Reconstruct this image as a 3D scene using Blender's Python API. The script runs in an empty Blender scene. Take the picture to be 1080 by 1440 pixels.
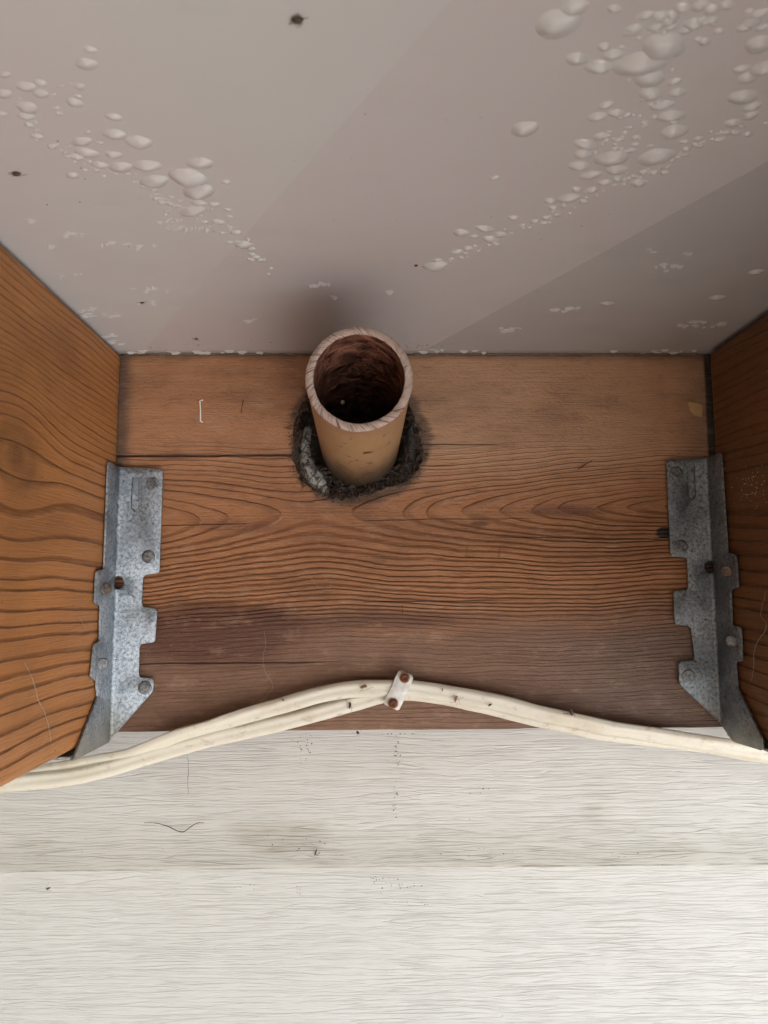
import bpy, bmesh, math, random
from mathutils import Vector, Matrix, noise
from mathutils.geometry import delaunay_2d_cdt
random.seed(7)
S = bpy.context.scene
COL = S.collection
R = math.radians

# ---------------------------------------------------------------- camera
FPX = 1017.1                      # focal length in pixels of the 1080 x 1440 photograph
PITCH, YAW, ROLL = 0.109152, 0.0158445, -0.00453815
CAM = Vector((-0.0264384, -0.4453776, -0.1499128))
fw = Vector((math.sin(YAW)*math.cos(PITCH), math.cos(YAW)*math.cos(PITCH), math.sin(PITCH)))
rt0 = Vector((math.cos(YAW), -math.sin(YAW), 0)); up0 = rt0.cross(fw)
RT = math.cos(ROLL)*rt0 + math.sin(ROLL)*up0
UP = -math.sin(ROLL)*rt0 + math.cos(ROLL)*up0
cd = bpy.data.cameras.new('camera'); cam = bpy.data.objects.new('camera', cd); COL.objects.link(cam)
m3 = Matrix((RT, UP, -fw)).transposed()
cam.matrix_world = Matrix.Translation(CAM) @ m3.to_4x4()
cd.sensor_fit = 'VERTICAL'; cd.sensor_height = 36; cd.sensor_width = 27; cd.lens = FPX/1440*36
cd.clip_start = 0.005; cd.clip_end = 300
cd.dof.use_dof = True; cd.dof.focus_distance = 0.42; cd.dof.aperture_fstop = 18
S.camera = cam
S.render.resolution_x = 768; S.render.resolution_y = 1024

# ---------------------------------------------------------------- world, sun, exposure
SUN_EL, SUN_AZ = R(50), R(68)     # azimuth measured from behind the photographer (-y) towards +x
sun_dir = Vector((math.cos(SUN_EL)*math.sin(SUN_AZ), -math.cos(SUN_EL)*math.cos(SUN_AZ), math.sin(SUN_EL)))
W = bpy.data.worlds.new("World"); S.world = W; W.use_nodes = True
wn = W.node_tree; wn.nodes.clear()
sky = wn.nodes.new('ShaderNodeTexSky'); sky.sky_type = 'NISHITA'; sky.sun_disc = False
sky.sun_elevation = SUN_EL; sky.sun_rotation = math.atan2(sun_dir.x, sun_dir.y)
bg = wn.nodes.new('ShaderNodeBackground'); bg.inputs[1].default_value = 0.08
wo = wn.nodes.new('ShaderNodeOutputWorld')
wn.links.new(sky.outputs[0], bg.inputs[0]); wn.links.new(bg.outputs[0], wo.inputs[0])
sl = bpy.data.lights.new('sun', 'SUN'); sl.energy = 4.5; sl.angle = R(0.6); sl.color = (1, 0.95, 0.87)
so = bpy.data.objects.new('sun', sl); COL.objects.link(so)
so.rotation_euler = (-sun_dir).to_track_quat('-Z', 'Y').to_euler()
S.view_settings.view_transform = 'Standard'; S.view_settings.look = 'None'
S.view_settings.gamma = 1; S.view_settings.use_curve_mapping = False
S.view_settings.exposure = 3.2
S.render.engine = 'CYCLES'
S.cycles.use_denoising = True
S.cycles.max_bounces = 8; S.cycles.diffuse_bounces = 6; S.cycles.glossy_bounces = 4
S.cycles.sample_clamp_indirect = 6

# ---------------------------------------------------------------- helpers
def ray(px, py):
    return fw + RT*((px-540)/FPX) + UP*((720-py)/FPX)
def at(px, py, axis, v):
    """point of the plane <axis>=v seen at pixel (px, py) of the photograph"""
    d = ray(px, py); t = (v-CAM[axis])/d[axis]; return CAM + d*t
def tag(o, label=None, cat=None, group=None, kind=None):
    if label: o['label'] = label
    if cat: o['category'] = cat
    if group: o['group'] = group
    if kind: o['kind'] = kind
    return o
def thing(name, label, cat, loc=(0, 0, 0), group=None):
    o = bpy.data.objects.new(name, None); COL.objects.link(o); o.location = loc
    o.empty_display_size = .01
    return tag(o, label, cat, group)
def origin(o):
    v = Vector((0, 0, 0))
    while o is not None: v += o.location; o = o.parent
    return v
def link(name, me, parent=None, loc=None, rot=None):
    o = bpy.data.objects.new(name, me); COL.objects.link(o)
    if loc is not None: o.location = Vector(loc) - (origin(parent) if parent else Vector((0, 0, 0)))
    if rot is not None: o.rotation_euler = rot
    o.parent = parent
    return o
def mesh(verts, faces, mat, smooth=False, off=(0, 0, 0)):
    me = bpy.data.meshes.new('mesh'); off = Vector(off)
    me.from_pydata([tuple(Vector(v)-off) for v in verts], [], faces); me.update()
    if smooth:
        for p in me.polygons: p.use_smooth = True
    if mat: me.materials.append(mat)
    return me
def build(name, verts, faces, mat, parent=None, smooth=False, loc=None):
    """verts in world coordinates; origin of the object = loc, or the parent's origin"""
    if loc is None: loc = origin(parent) if parent else Vector((0, 0, 0))
    return link(name, mesh(verts, faces, mat, smooth, loc), parent, loc)
def bev(o, w, seg=2, ang=35):
    b = o.modifiers.new('bevel', 'BEVEL'); b.width = w; b.segments = seg; b.limit_method = 'ANGLE'; b.angle_limit = R(ang)
    return o
def box(x0, x1, y0, y1, z0, z1):
    v = [(x, y, z) for x in (x0, x1) for y in (y0, y1) for z in (z0, z1)]
    f = [(0, 1, 3, 2), (4, 6, 7, 5), (0, 4, 5, 1), (2, 3, 7, 6), (0, 2, 6, 4), (1, 5, 7, 3)]
    return v, f
def inside(p, poly):
    c = False; n = len(poly); x, y = p
    for i in range(n):
        x1, y1 = poly[i]; x2, y2 = poly[i-1]
        if (y1 > y) != (y2 > y) and x < (x2-x1)*(y-y1)/(y2-y1)+x1: c = not c
    return c
def fill(outer, holes=(), extra=()):
    """triangulate a 2-D outline with holes and extra points inside"""
    vs, es = [], []
    for loop in [outer]+list(holes):
        b = len(vs); vs += [Vector(p) for p in loop]
        es += [(b+i, b+(i+1) % len(loop)) for i in range(len(loop))]
    for p in extra:
        if inside(p, outer) and not any(inside(p, h) for h in holes): vs.append(Vector(p))
    r = delaunay_2d_cdt(vs, es, [], 0, 1e-7)
    V = [tuple(v) for v in r[0]]
    F = []
    for f in r[2]:
        c = (sum(V[i][0] for i in f)/len(f), sum(V[i][1] for i in f)/len(f))
        if inside(c, outer) and not any(inside(c, h) for h in holes): F.append(tuple(f))
    return V, F
def catmull(P, n=8):
    P = [Vector(p) for p in P]; P = [2*P[0]-P[1]]+P+[2*P[-1]-P[-2]]; out = []
    for i in range(1, len(P)-2):
        a, b, c, d = P[i-1:i+3]
        for k in range(n):
            t = k/n
            out.append(.5*((2*b)+(c-a)*t+(2*a-5*b+4*c-d)*t*t+(3*b-a-3*c+d)*t**3))
    out.append(P[-2]); return out
def tube(path, rad, n=5, verts=None, faces=None):
    V = [] if verts is None else verts; F = [] if faces is None else faces; b = len(V); L = len(path)
    for i, p in enumerate(path):
        t = (path[min(i+1, L-1)]-path[max(i-1, 0)]).normalized()
        a = t.cross(Vector((.13, .31, .94))).normalized(); c = t.cross(a)
        r = rad(i/(L-1)) if callable(rad) else rad
        for k in range(n):
            an = 2*math.pi*k/n; V.append(tuple(p+a*math.cos(an)*r+c*math.sin(an)*r))
    for i in range(L-1):
        for k in range(n): F.append((b+i*n+k, b+i*n+(k+1) % n, b+(i+1)*n+(k+1) % n, b+(i+1)*n+k))
    F.append(tuple(b+k for k in reversed(range(n)))); F.append(tuple(b+(L-1)*n+k for k in range(n)))
    return V, F

# ---------------------------------------------------------------- node helper
class V_:
    def __init__(s, t, k): s.t, s.k = t, k
    def _m(s, op, *a, clamp=False): return s.t.m(op, s, *a, clamp=clamp)
    def __add__(s, o): return s._m('ADD', o)
    __radd__ = __add__
    def __mul__(s, o): return s._m('MULTIPLY', o)
    __rmul__ = __mul__
    def __sub__(s, o): return s._m('SUBTRACT', o)
    def __rsub__(s, o): return s.t.m('SUBTRACT', o, s)
    def __truediv__(s, o): return s._m('DIVIDE', o)
    def __pow__(s, o): return s._m('POWER', o)
class Mat:
    def __init__(s, name, rough=.6, metallic=0, spec=.5):
        s.mat = bpy.data.materials.new(name); s.mat.use_nodes = True
        s.nt = s.mat.node_tree; s.b = s.nt.nodes['Principled BSDF']
        s.b.inputs['Roughness'].default_value = rough; s.b.inputs['Metallic'].default_value = metallic
        s.b.inputs['Specular IOR Level'].default_value = spec
        g = s.nt.nodes.new('ShaderNodeNewGeometry')
        sp = s.nt.nodes.new('ShaderNodeSeparateXYZ'); s.nt.links.new(g.outputs['Position'], sp.inputs[0])
        s.x, s.y, s.z = [V_(s, sp.outputs[i]) for i in range(3)]; s.g = g
    def put(s, sock, v):
        if isinstance(v, V_): s.nt.links.new(v.k, sock)
        else: sock.default_value = v
    def m(s, op, *a, clamp=False):
        n = s.nt.nodes.new('ShaderNodeMath'); n.operation = op; n.use_clamp = clamp
        for i, v in enumerate(a): s.put(n.inputs[i], v)
        return V_(s, n.outputs[0])
    def vec(s, x, y, z):
        n = s.nt.nodes.new('ShaderNodeCombineXYZ')
        for i, v in enumerate((x, y, z)): s.put(n.inputs[i], v)
        return V_(s, n.outputs[0])
    def noise(s, x, y, z=0., detail=3, rough=.55, scale=1., dist=0.):
        n = s.nt.nodes.new('ShaderNodeTexNoise'); s.put(n.inputs['Vector'], s.vec(x, y, z))
        n.inputs['Scale'].default_value = scale; n.inputs['Detail'].default_value = detail
        n.inputs['Roughness'].default_value = rough; n.inputs['Distortion'].default_value = dist
        return V_(s, n.outputs[0])
    def voro(s, x, y, z=0., feat='F1', rnd=1., out=0):
        n = s.nt.nodes.new('ShaderNodeTexVoronoi'); s.put(n.inputs['Vector'], s.vec(x, y, z)); n.feature = feat
        n.inputs['Scale'].default_value = 1; n.inputs['Randomness'].default_value = rnd
        return V_(s, n.outputs[out])
    def ss(s, v, a, b, lo=0., hi=1.):
        n = s.nt.nodes.new('ShaderNodeMapRange'); n.interpolation_type = 'SMOOTHSTEP'
        s.put(n.inputs[0], v)
        if a > b: a, b, lo, hi = b, a, hi, lo
        for i, q in enumerate((a, b, lo, hi)): n.inputs[i+1].default_value = q
        return V_(s, n.outputs[0])
    def mix(s, f, a, b):
        n = s.nt.nodes.new('ShaderNodeMix'); n.data_type = 'RGBA'; s.put(n.inputs[0], f)
        for i, v in ((6, a), (7, b)):
            if isinstance(v, V_): s.nt.links.new(v.k, n.inputs[i])
            else: n.inputs[i].default_value = (*v, 1)
        return V_(s, n.outputs[2])
    def blob(s, u, v, cu, cv, ru, rv, wob, edge=.5):
        """soft stain with an uneven outline"""
        du = (u-cu)/ru; dv = (v-cv)/rv
        d = s.m('SQRT', du*du+dv*dv) + (wob-.5)*1.1
        return s.ss(d, 1.0, 1.0-edge)
    def bump(s, h, dist, strength=1.):
        n = s.nt.nodes.new('ShaderNodeBump'); n.inputs['Strength'].default_value = strength
        n.inputs['Distance'].default_value = dist; s.put(n.inputs['Height'], h)
        s.nt.links.new(n.outputs[0], s.b.inputs['Normal'])
    def color(s, c):
        if isinstance(c, V_): s.nt.links.new(c.k, s.b.inputs['Base Color'])
        else: s.b.inputs['Base Color'].default_value = (*c, 1)
    def rough(s, v): s.put(s.b.inputs['Roughness'], v)
def flat(name, col, rough=.6, metallic=0, var=.25, sc=300.):
    m = Mat(name, rough, metallic)
    n = m.noise(m.x*sc, m.y*sc, m.z*sc, 4, .6)
    m.color(m.mix(n, tuple(c*(1-var) for c in col), tuple(min(1, c*(1+var)) for c in col)))
    m.bump(n, .0003, .5)
    return m.mat
def lines(m, ph, a=.45, b=.93):
    """dark latewood bands: soft on one side, sharp on the other"""
    f = m.m('FRACT', ph)
    return m.ss(f, a, b)*m.ss(f, 1.0, b+.01)

# ---------------------------------------------------------------- wood materials
def ledger_mat():
    m = Mat('ledger_wood', .5, spec=.5); x, z = m.x, m.z
    n1 = m.noise(x*7, z*16, 1., 2, .5); n2 = m.noise(x*28, z*60, 4., 3, .55); n3 = m.noise(x*1.2, z*700, 2., 3, .6)
    fib = m.noise(x*45, z*1500, 7., 3, .65)
    zz = z+(n1-.5)*.014+(n2-.5)*.0030
    dz = zz+.1015+(x*-.025)
    u = m.m('ABSOLUTE', x+.062)
    D = m.m('MAXIMUM', .030-m.m('SQRT', u*u+.0003)*.125+(m.noise(x*8, z*9, 9., 2)-.5)*.003, .002)
    rr = m.m('SQRT', dz*dz+D*D)
    jit = m.noise(rr*160, x*1.5, 3., 2, .6)
    ph = rr/.00262+(jit-.5)*1.7
    ln = lines(m, ph, .45, .90)
    # where the grain shows strongly
    top = m.ss(z, -.052, -.075); bot = m.ss(z, -.176, -.160, .35, 1.)
    zone = top*bot
    amp = zone*(m.ss(m.m('ABSOLUTE', dz), .0, .03)*.30+.34)+.10
    amp = amp*m.ss(m.noise(x*9, z*40, 5., 2), .2, .55, .5, 1.)*m.ss(fib, .3, .62, .5, 1.1)*m.ss(m.noise(x*70, z*160, 5., 3), .3, .6, .6, 1.05)
    light = m.mix(m.noise(x*14, z*90, 2., 4), (.262, .100, .034), (.41, .182, .072))
    dark = (.085, .027, .010)
    c = m.mix(ln*amp, light, dark)
    amp = amp
    # weathered upper part; light falling on its right is put into the colour
    up = m.ss(z, -.095, -.05)
    pale = m.mix(fib, (.40, .215, .122), (.56, .345, .205))
    c = m.mix(up*m.ss(x, -.08, .03, .20, .85), c, pale)
    # dark water stain low left, dirty lower third
    wob = m.noise(x*14, z*34, 2.2, 4, .6)
    low = m.ss(z+(wob-.5)*.035, -.150, -.185)
    grey = m.mix(m.noise(x*30, z*300, 5., 4), (.115, .062, .040), (.195, .115, .078))
    c = m.mix(low*.80, c, grey)
    c = m.mix(m.ss(x, .02, .15)*m.ss(z, -.13, -.19)*.6, c, (.085, .055, .044))  # greyer lower right corner, with its shade put into the colour
    c = m.mix(m.blob(x, z, -.125, -.176, .065, .024, wob, .45)*.80, c, (.075, .020, .008))
    c = m.mix(m.blob(x, z, -.02, -.168, .085, .007, wob, .8)*.55, c, (.070, .024, .012))
    c = m.mix(m.blob(x, z, -.105, -.110, .040, .006, wob, .8)*.5, c, (.10, .028, .014))
    c = m.mix(m.blob(x, z, .094, -.101, .035, .0045, wob, .8)*.6, c, (.085, .030, .016))
    c = m.mix(m.blob(x, z, -.152, -.066, .022, .004, wob, .8)*.6, c, (.11, .035, .014))
    c = m.mix(m.ss(m.noise(x*9, z*22, 15., 4, .6), .46, .72)*.50, c, (.120, .048, .022))
    c = m.mix(m.ss(m.noise(x*12, z*26, 25., 4, .6), .55, .75)*up*.30, c, (.50, .32, .20))
    # knots
    c = m.mix(m.blob(x, z, .1545, -.1145, .006, .0045, wob, .35), c, (.012, .008, .006))
    c = m.mix(m.blob(x, z, .040, -.1085, .008, .0022, wob, .6)*.7, c, (.05, .02, .010))
    # dirt in the left corner; darker by the right end and along the top
    c = m.mix(m.ss(x+(wob-.5)*.006, -.174, -.1835)*.75, c, (.045, .030, .020))
    c = m.mix(m.ss(x+(wob-.5)*.03, .158, .183)*up*.55, c, (.11, .052, .028))
    c = m.mix(m.ss(z+(n2-.5)*.006, -.006, -.0005)*.6, c, (.06, .035, .022))
    # grime ring round the cut hole
    hx = x+.0346; hz = z+.0535
    hd = m.m('SQRT', hx*hx+hz*hz)+(wob-.5)*.016+(fib-.5)*.012
    c = m.mix(m.ss(hd, .0460, .0415)*.70, c, (.030, .018, .012))
    c = m.mix(m.ss(x+(wob-.5)*.002, .1842, .1858)*.95, c, (.010, .007, .005))  # shade of the narrow gap by the right joist, painted on
    c = m.mix(m.blob(x, z, .1815, -.136, .007, .009, wob, .5)*.9, c, (.012, .008, .006))  # painted shade seen through the hole of the right hanger
    # checks (cracks) along the grain
    cr = None
    for zc, sl_, x0, x1, w, s in ((-.0650, .004, -.19, -.072, .00055, .95), (-.1063, .018, -.17, -.11, .00028, .7), (-.1058, .010, -.03, .07, .00022, .55), (-.0585, -.004, .004, .05, .0003, .7),
                             (-.1920, .004, -.19, -.06, .00035, .8), (-.1155, -.02, .05, .17, .0003, .6), (-.1560, .008, -.03, .05, .0003, .7), (-.072, .0, .006, .02, .0003, .6)):
        d = m.m('ABSOLUTE', z-zc-x*sl_+(m.noise(x*40, zc*50, 0., 2)-.5)*.0016)
        k = m.ss(d, w*1.6, w*.4)*m.ss(x, x0-.004, x0+.004)*m.ss(x, x1+.01, x1-.01)*s
        cr = k if cr is None else m.m('MAXIMUM', cr, k)
    c = m.mix(cr, c, (.018, .009, .006))
    # little specks, nicks and fibres
    vs = m.voro(x*190, z*330, 0.); pick = m.noise(x*34, z*40, 8., 1)
    c = m.mix(m.ss(vs, .12, .05)*m.ss(pick, .56, .64)*.8, c, (.03, .016, .010))
    c = m.mix(m.ss(m.voro(x*160, z*120, 5.), .07, .02)*m.ss(m.noise(x*20, z*30, 3., 1), .55, .62)*.6, c, (.50, .40, .30))
    c = m.mix(m.ss(fib, .56, .75)*.38, c, (.42, .27, .16))
    c = m.mix(m.ss(fib, .46, .25)*.50, c, (.06, .028, .014))
    mot = m.noise(x*60, z*110, 3., 5, .7)
    c = m.mix(m.ss(mot, .50, .72)*.35, c, (.075, .038, .022))
    c = m.mix(m.ss(mot, .48, .30)*.22, c, (.46, .31, .20))
    m.color(c)
    m.rough(m.ss(fib, .3, .7, .36, .60))
    m.bump(ln*zone*1.0+fib*.5+n3*.35-cr*3.0+m.noise(x*350, z*600, 0., 4, .7)*.9+mot*.8, .0008, 1.)
    return m.mat
def joist_mat(name, seed, knot=None, f1=.0036, f2=.0072, z0=-.105, dp=.022, tint=1., slope=0., axis='y'):
    m = Mat(name, .55, spec=.4); y, z = m.y, m.z
    n1 = m.noise(y*5, z*12, seed, 2, .5); n2 = m.noise(y*24, z*50, seed+3, 3, .5); fib = m.noise(y*40, z*1300, seed+6, 3, .65)
    n0 = m.noise(y*80, z*80, seed+9, 4, .6)
    dz = z-z0+(n1-.5)*.016+(n2-.5)*.0020+y*slope
    kn = None
    if knot:
        ky, kz, s, B = knot
        qy = (y-ky)/s; qz = (z-kz)/(s*.85)
        r2 = qy*qy+qz*qz
        g = m.m('EXPONENT', r2*-1.)
        dz = (dz-(kz-z0))/(g*B+1.)+(kz-z0)*1.
        kn = (r2, g)
    rr = m.m('SQRT', dz*dz+dp*dp)
    sg = m.ss(dz, -.008, .008)
    fr = sg*(1/f1)+(1-sg)*(1/f2)
    ph = (rr-dp)*fr+(m.noise(rr*120, y*1.2, seed, 2)-.5)*1.3
    ln = lines(m, ph, .60, .93)
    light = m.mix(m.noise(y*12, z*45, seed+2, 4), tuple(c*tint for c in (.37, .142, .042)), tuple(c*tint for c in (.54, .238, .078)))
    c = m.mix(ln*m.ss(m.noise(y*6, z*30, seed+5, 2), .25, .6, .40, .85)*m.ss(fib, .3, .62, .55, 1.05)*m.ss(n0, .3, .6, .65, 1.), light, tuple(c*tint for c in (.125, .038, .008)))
    if kn:
        r2, g = kn
        rk = m.m('SQRT', r2)
        swirl = m.m('SINE', rk*16+n2*5)
        c = m.mix(m.ss(rk+(n2-.5)*.5, 1.0, .35)*.75, c, m.mix(swirl*.5+.5, (.17, .070, .022), (.25, .115, .042)))
        c = m.mix(m.ss(rk+(n0-.5)*.9, .22, .1)*.5, c, (.07, .028, .012))
    c = m.mix(m.ss(fib, .40, .22)*.30, c, (.10, .040, .014))
    c = m.mix(m.ss(fib, .62, .8)*.22, c, (.52, .30, .14))
    c = m.mix(m.ss(m.noise(y*11, z*16, seed+1, 4), .44, .70)*.50, c, (.17, .070, .024))
    c = m.mix(m.ss(m.voro(y*130, z*190, seed), .11, .05)*m.ss(m.noise(y*30, z*30, seed, 1), .54, .62)*.8, c, (.035, .018, .010))
    # darker at the wall end and along the top edge
    c = m.mix(m.ss(y+(n0-.5)*.01, -.010, -.001)*.7, c, (.05, .032, .020))
    c = m.mix(m.ss(z+(n0-.5)*.006, -.006, .0)*.55, c, (.10, .070, .045))
    m.color(c); m.rough(m.ss(fib, .3, .7, .36, .58))
    m.bump(ln*1.0+fib*.6+n0*.9, .0008, .9)
    return m.mat
M = {}
M['ledger'] = ledger_mat()
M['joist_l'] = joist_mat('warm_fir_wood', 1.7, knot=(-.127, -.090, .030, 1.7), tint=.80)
M['joist_r'] = joist_mat('shaded_fir_wood', 12.3, f1=.0052, f2=.0075, z0=-.09, dp=.012, tint=.30, slope=-.09)  # darker wood, with the right joist's shade put into the tint

# ---------------------------------------------------------------- ceiling material
def ceiling_mat(name, a, b, seed):
    m = Mat(name, .5, spec=.4); x, y = m.x, m.y
    n = m.noise(x*7, y*7, seed, 3, .5); f = m.noise(x*260, y*260, seed, 3, .6); g = m.noise(x*22, y*30, seed+4, 4, .6)
    c = m.mix(m.ss(n, .3, .7), a, b)
    c = m.mix(m.ss(g, .55, .8)*.25, c, tuple(q*.72 for q in a))
    # darker where the sheet meets the wall board
    c = m.mix(m.ss(y+(f-.5)*.004+(g-.5)*.01, -.008, -.0015)*.55, c, (.22, .18, .15))
    m.color(c); m.bump(f*.4+g*.6, .0004, .45); m.rough(m.ss(g, .3, .7, .42, .6))
    return m.mat
M['ceil1'] = ceiling_mat('painted_panel', (.46, .456, .446), (.46, .432, .432), 1.)
M['ceil2'] = ceiling_mat('pinkish_light_band', (.450, .408, .409), (.445, .420, .418), 5.)
M['ceil3'] = ceiling_mat('greyer_shade_band', (.378, .364, .358), (.373, .345, .348), 9.)  # ceiling bands of light and shade carried by panel colours

# ---------------------------------------------------------------- other materials
SY = .030                        # front of the siding
lap = at(540, 1224, 1, SY).z     # its upper lap
def siding_mat():
    m = Mat('embossed_siding', .42, spec=.45); x, z = m.x, m.z
    w = m.noise(x*9, z*45, 1., 2)
    za = z+(w-.5)*.006+(m.noise(x*45, z*160, 6., 2)-.5)*.0012
    h = None
    for sx, sz, sd, wt, wd in ((5, 130, 1., .7, .015), (8, 270, 5., 1., .022), (13, 430, 9., .6, .03), (20, 600, 2., .4, .04)):
        n = m.noise(x*sx, za*sz, sd, 1, .3)
        r = m.ss(m.m('ABSOLUTE', n-.5), .0, wd)             # thin grooves where the noise crosses 1/2
        br = m.ss(m.noise(x*sx*3.5, za*sz*.4, sd+2, 2), .34, .60)
        k = (1-r)*br*wt
        h = k if h is None else m.m('MAXIMUM', h, k)
    n = m.noise(x*5, z*9, 3., 4); f = m.noise(x*25, z*220, 2., 3)
    c = m.mix(n, (.462, .452, .430), (.515, .503, .480))
    # mildew: patches just above the lap and at the right
    wob = m.noise(x*20, z*45, 4., 5, .65)
    st = m.blob(x, z, -.085, -.306, .050, .020, wob, .75)*.55
    st = m.m('MAXIMUM', st, m.blob(x, z, .115, -.290, .014, .030, wob*1.6-.3, .95)*m.ss(f, .35, .6)*.34)
    st = m.m('MAXIMUM', st, m.blob(x, z, .155, -.314, .065, .008, wob, .8)*.40)
    st = m.m('MAXIMUM', st, m.blob(x, z, .02, -.315, .13, .010, wob, .9)*.28)
    st = m.m('MAXIMUM', st, m.blob(x, z, .235, -.395, .012, .035, wob, .8)*.45)
    st = m.m('MAXIMUM', st, m.blob(x, z, -.23, -.312, .08, .012, wob, .9)*.20)
    st = m.m('MAXIMUM', st, m.ss(z+(wob-.5)*.02, lap+.040, lap)*m.ss(z, lap-.001, lap+.0005)*m.ss(m.noise(x*7, 0., 1., 2), .3, .7, .22, .50))  # dirt above the lap, plus shading of the plank's tilt in the colour
    c = m.mix(st*(f*.8+.6), c, (.30, .275, .215))
    c = m.mix(h*(st*1.4+.015), c, (.20, .185, .155))
    c = m.mix(m.ss(m.noise(x*4, z*14, 7., 3), .5, .75)*.12, c, (.57, .52, .49))
    jl = m.m('ABSOLUTE', z-lap-.0012+(wob-.5)*.0014)
    c = m.mix(m.ss(jl, .0011, .0003)*m.ss(m.noise(x*30, 0., 3., 3), .40, .62)*.7, c, (.13, .12, .095))
    m.color(c); m.bump(h*-1.+m.noise(x*16, za*260, 12., 2, .5)*.35+m.noise(x*150, z*420, 1., 2)*.22, .0009, .55)
    return m.mat
M['siding'] = siding_mat()
def zinc_mat(name, dark):
    m = Mat(name, .42, .85, .5); x, y, z = m.x, m.y, m.z
    v = m.noise(x*520, y*520, z*520, 5, .75); s = m.voro(x*260, y*260, z*260, out=1); n = m.noise(x*45, y*45, z*45, 4, .6)
    base = (.19, .225, .255); hi = (.52, .565, .60)
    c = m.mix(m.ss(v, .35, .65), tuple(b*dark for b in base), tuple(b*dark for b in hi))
    c = m.mix(m.ss(n, .45, .66)*.55, c, tuple(b*dark*.72 for b in base))
    c = m.mix(m.ss(m.voro(x*330, y*330, z*330), .16, .07)*m.ss(n, .45, .6)*.8*(1.5-dark), c, (.05, .05, .055))
    # yellowish corrosion near the foot of the bracket
    c = m.mix(m.ss(z+(n-.5)*.06, -.212, -.240)*.55, c, (.22, .19, .12))
    m.color(c); m.rough(m.ss(v, .3, .7, .26, .50)); m.bump(v*1.2+n*.6, .0006, .9)
    return m.mat
M['zinc'] = zinc_mat('galvanised_steel', 1.0); M['zinc_shaded'] = zinc_mat('shaded_galvanised_steel', .64)  # same steel twice; the right hanger's copy has its shade in the colour
def nail_mat(name, a, b):
    m = Mat(name, .5, .7); n = m.noise(m.x*500, m.y*500, m.z*500, 4, .65)
    m.color(m.mix(m.ss(n, .35, .65), a, b)); m.bump(n, .0003, .7); return m.mat
M['nail'] = nail_mat('nail_steel', (.10, .105, .108), (.27, .28, .28))
M['nail_r'] = nail_mat('nail_rusty_steel', (.09, .065, .048), (.20, .17, .14))
M['rustdark'] = nail_mat('dark_rust', (.035, .016, .012), (.10, .040, .028))
M['rust'] = nail_mat('orange_rust', (.22, .085, .025), (.42, .20, .07))
def cable_mat():
    m = Mat('cable_sheath', .42, spec=.5); x, y, z = m.x, m.y, m.z
    n = m.noise(x*35, y*60, z*60, 4, .6); f = m.noise(x*500, y*300, z*300, 3, .6); w = m.noise(x*260, y*30, z*30, 2)
    c = m.mix(n, (.56, .52, .42), (.63, .595, .51))
    c = m.mix(m.ss(n, .48, .70)*.6, c, (.46, .38, .26))
    c = m.mix(m.ss(m.noise(x*90, y*200, z*200, 5, .7), .56, .70)*.45, c, (.22, .17, .12))
    c = m.mix(m.ss(f, .62, .74)*m.ss(n, .4, .6)*.5, c, (.24, .18, .12))
    m.color(c); m.bump(w*.9+f*.4, .0004, .55); return m.mat
M['cable'] = cable_mat()
def pipe_mats():
    # outside
    cx, cz = PA.x, PA.z
    m = Mat('aged_plastic_pipe', .45, spec=.4); x, y, z = m.x, m.y, m.z
    an = m.m('ARCTAN2', x-cx, (z-cz)*-1.)
    n = m.noise(an*3, y*40, 1., 4, .6); d = m.noise(an*3.2, y*120, 3., 4, .65)
    c = m.mix(n, (.28, .155, .072), (.37, .225, .118))
    c = m.mix(m.ss(y+(n-.5)*.06, -.070, -.006)*.95, c, (.045, .032, .022))  # shade towards the board painted into the pipe colour
    c = m.mix(m.ss(d, .60, .63)*m.ss(m.m('ABSOLUTE', an-.1), 1.0, .5)*m.ss(y, -.118, -.105)*.92, c, (.05, .028, .016))
    c = m.mix(m.ss(y+(n-.5)*.020, -.110, -.117)*m.ss(n, .30, .5)*.85, c, (.30, .15, .09))
    m.color(c); m.bump(n+d*.5, .0005, .5)
    out = m.mat
    m = Mat('sawn_pipe_end', .6); x, y, z = m.x, m.y, m.z
    dx = x-cx; dz = z-cz; an = m.m('ARCTAN2', dx, dz); r = m.m('SQRT', dx*dx+dz*dz)
    s = m.noise(an*17+r*620+m.noise(an*2, 0., 3., 1)*5, r*60, 2., 4, .75); s2 = m.noise(an*9, r*100, 6., 2)
    c = m.mix(m.ss(s, .38, .49), (.13, .065, .05), m.mix(s2, (.36, .26, .21), (.54, .43, .37)))
    c = m.mix(m.ss(s2, .62, .75)*m.ss(dx, 0., .01)*.7, c, (.12, .045, .035))
    m.color(c); m.bump(s, .0009, 1.)
    end = m.mat
    m = Mat('pipe_bore_grime', .42, spec=.5); x, y, z = m.x, m.y, m.z
    an = m.m('ARCTAN2', x-cx, z-cz); n = m.noise(an*3.0, y*130, 1., 4, .6, dist=.6)
    c = m.mix(m.ss(n, .35, .7), (.055, .022, .014), (.34, .145, .095))
    m.color(c); m.bump(n, .0040, 1.)
    return out, end, m.mat
M['sealant'] = Mat('cracked_sealant', .6)
_m = M['sealant']; _n = _m.noise(_m.x*260, _m.y*260, _m.z*260, 4, .7); _v = _m.voro(_m.x*230+_n*2.2, _m.y*230, _m.z*190+_n*1.6)
_m.nt.nodes[-1]
for _nd in _m.nt.nodes:
    if _nd.type == 'TEX_VORONOI': _nd.feature = 'DISTANCE_TO_EDGE'
_m.color(_m.mix(_m.ss(_v+(_n-.5)*.35, .0, .09)*_m.ss(_n, .36, .46), (.05, .045, .038), _m.mix(_n, (.20, .19, .16), (.42, .41, .37)))); _m.bump(_m.ss(_v, 0., .12), .0012, .9)
M['sealant'] = _m.mat
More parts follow.
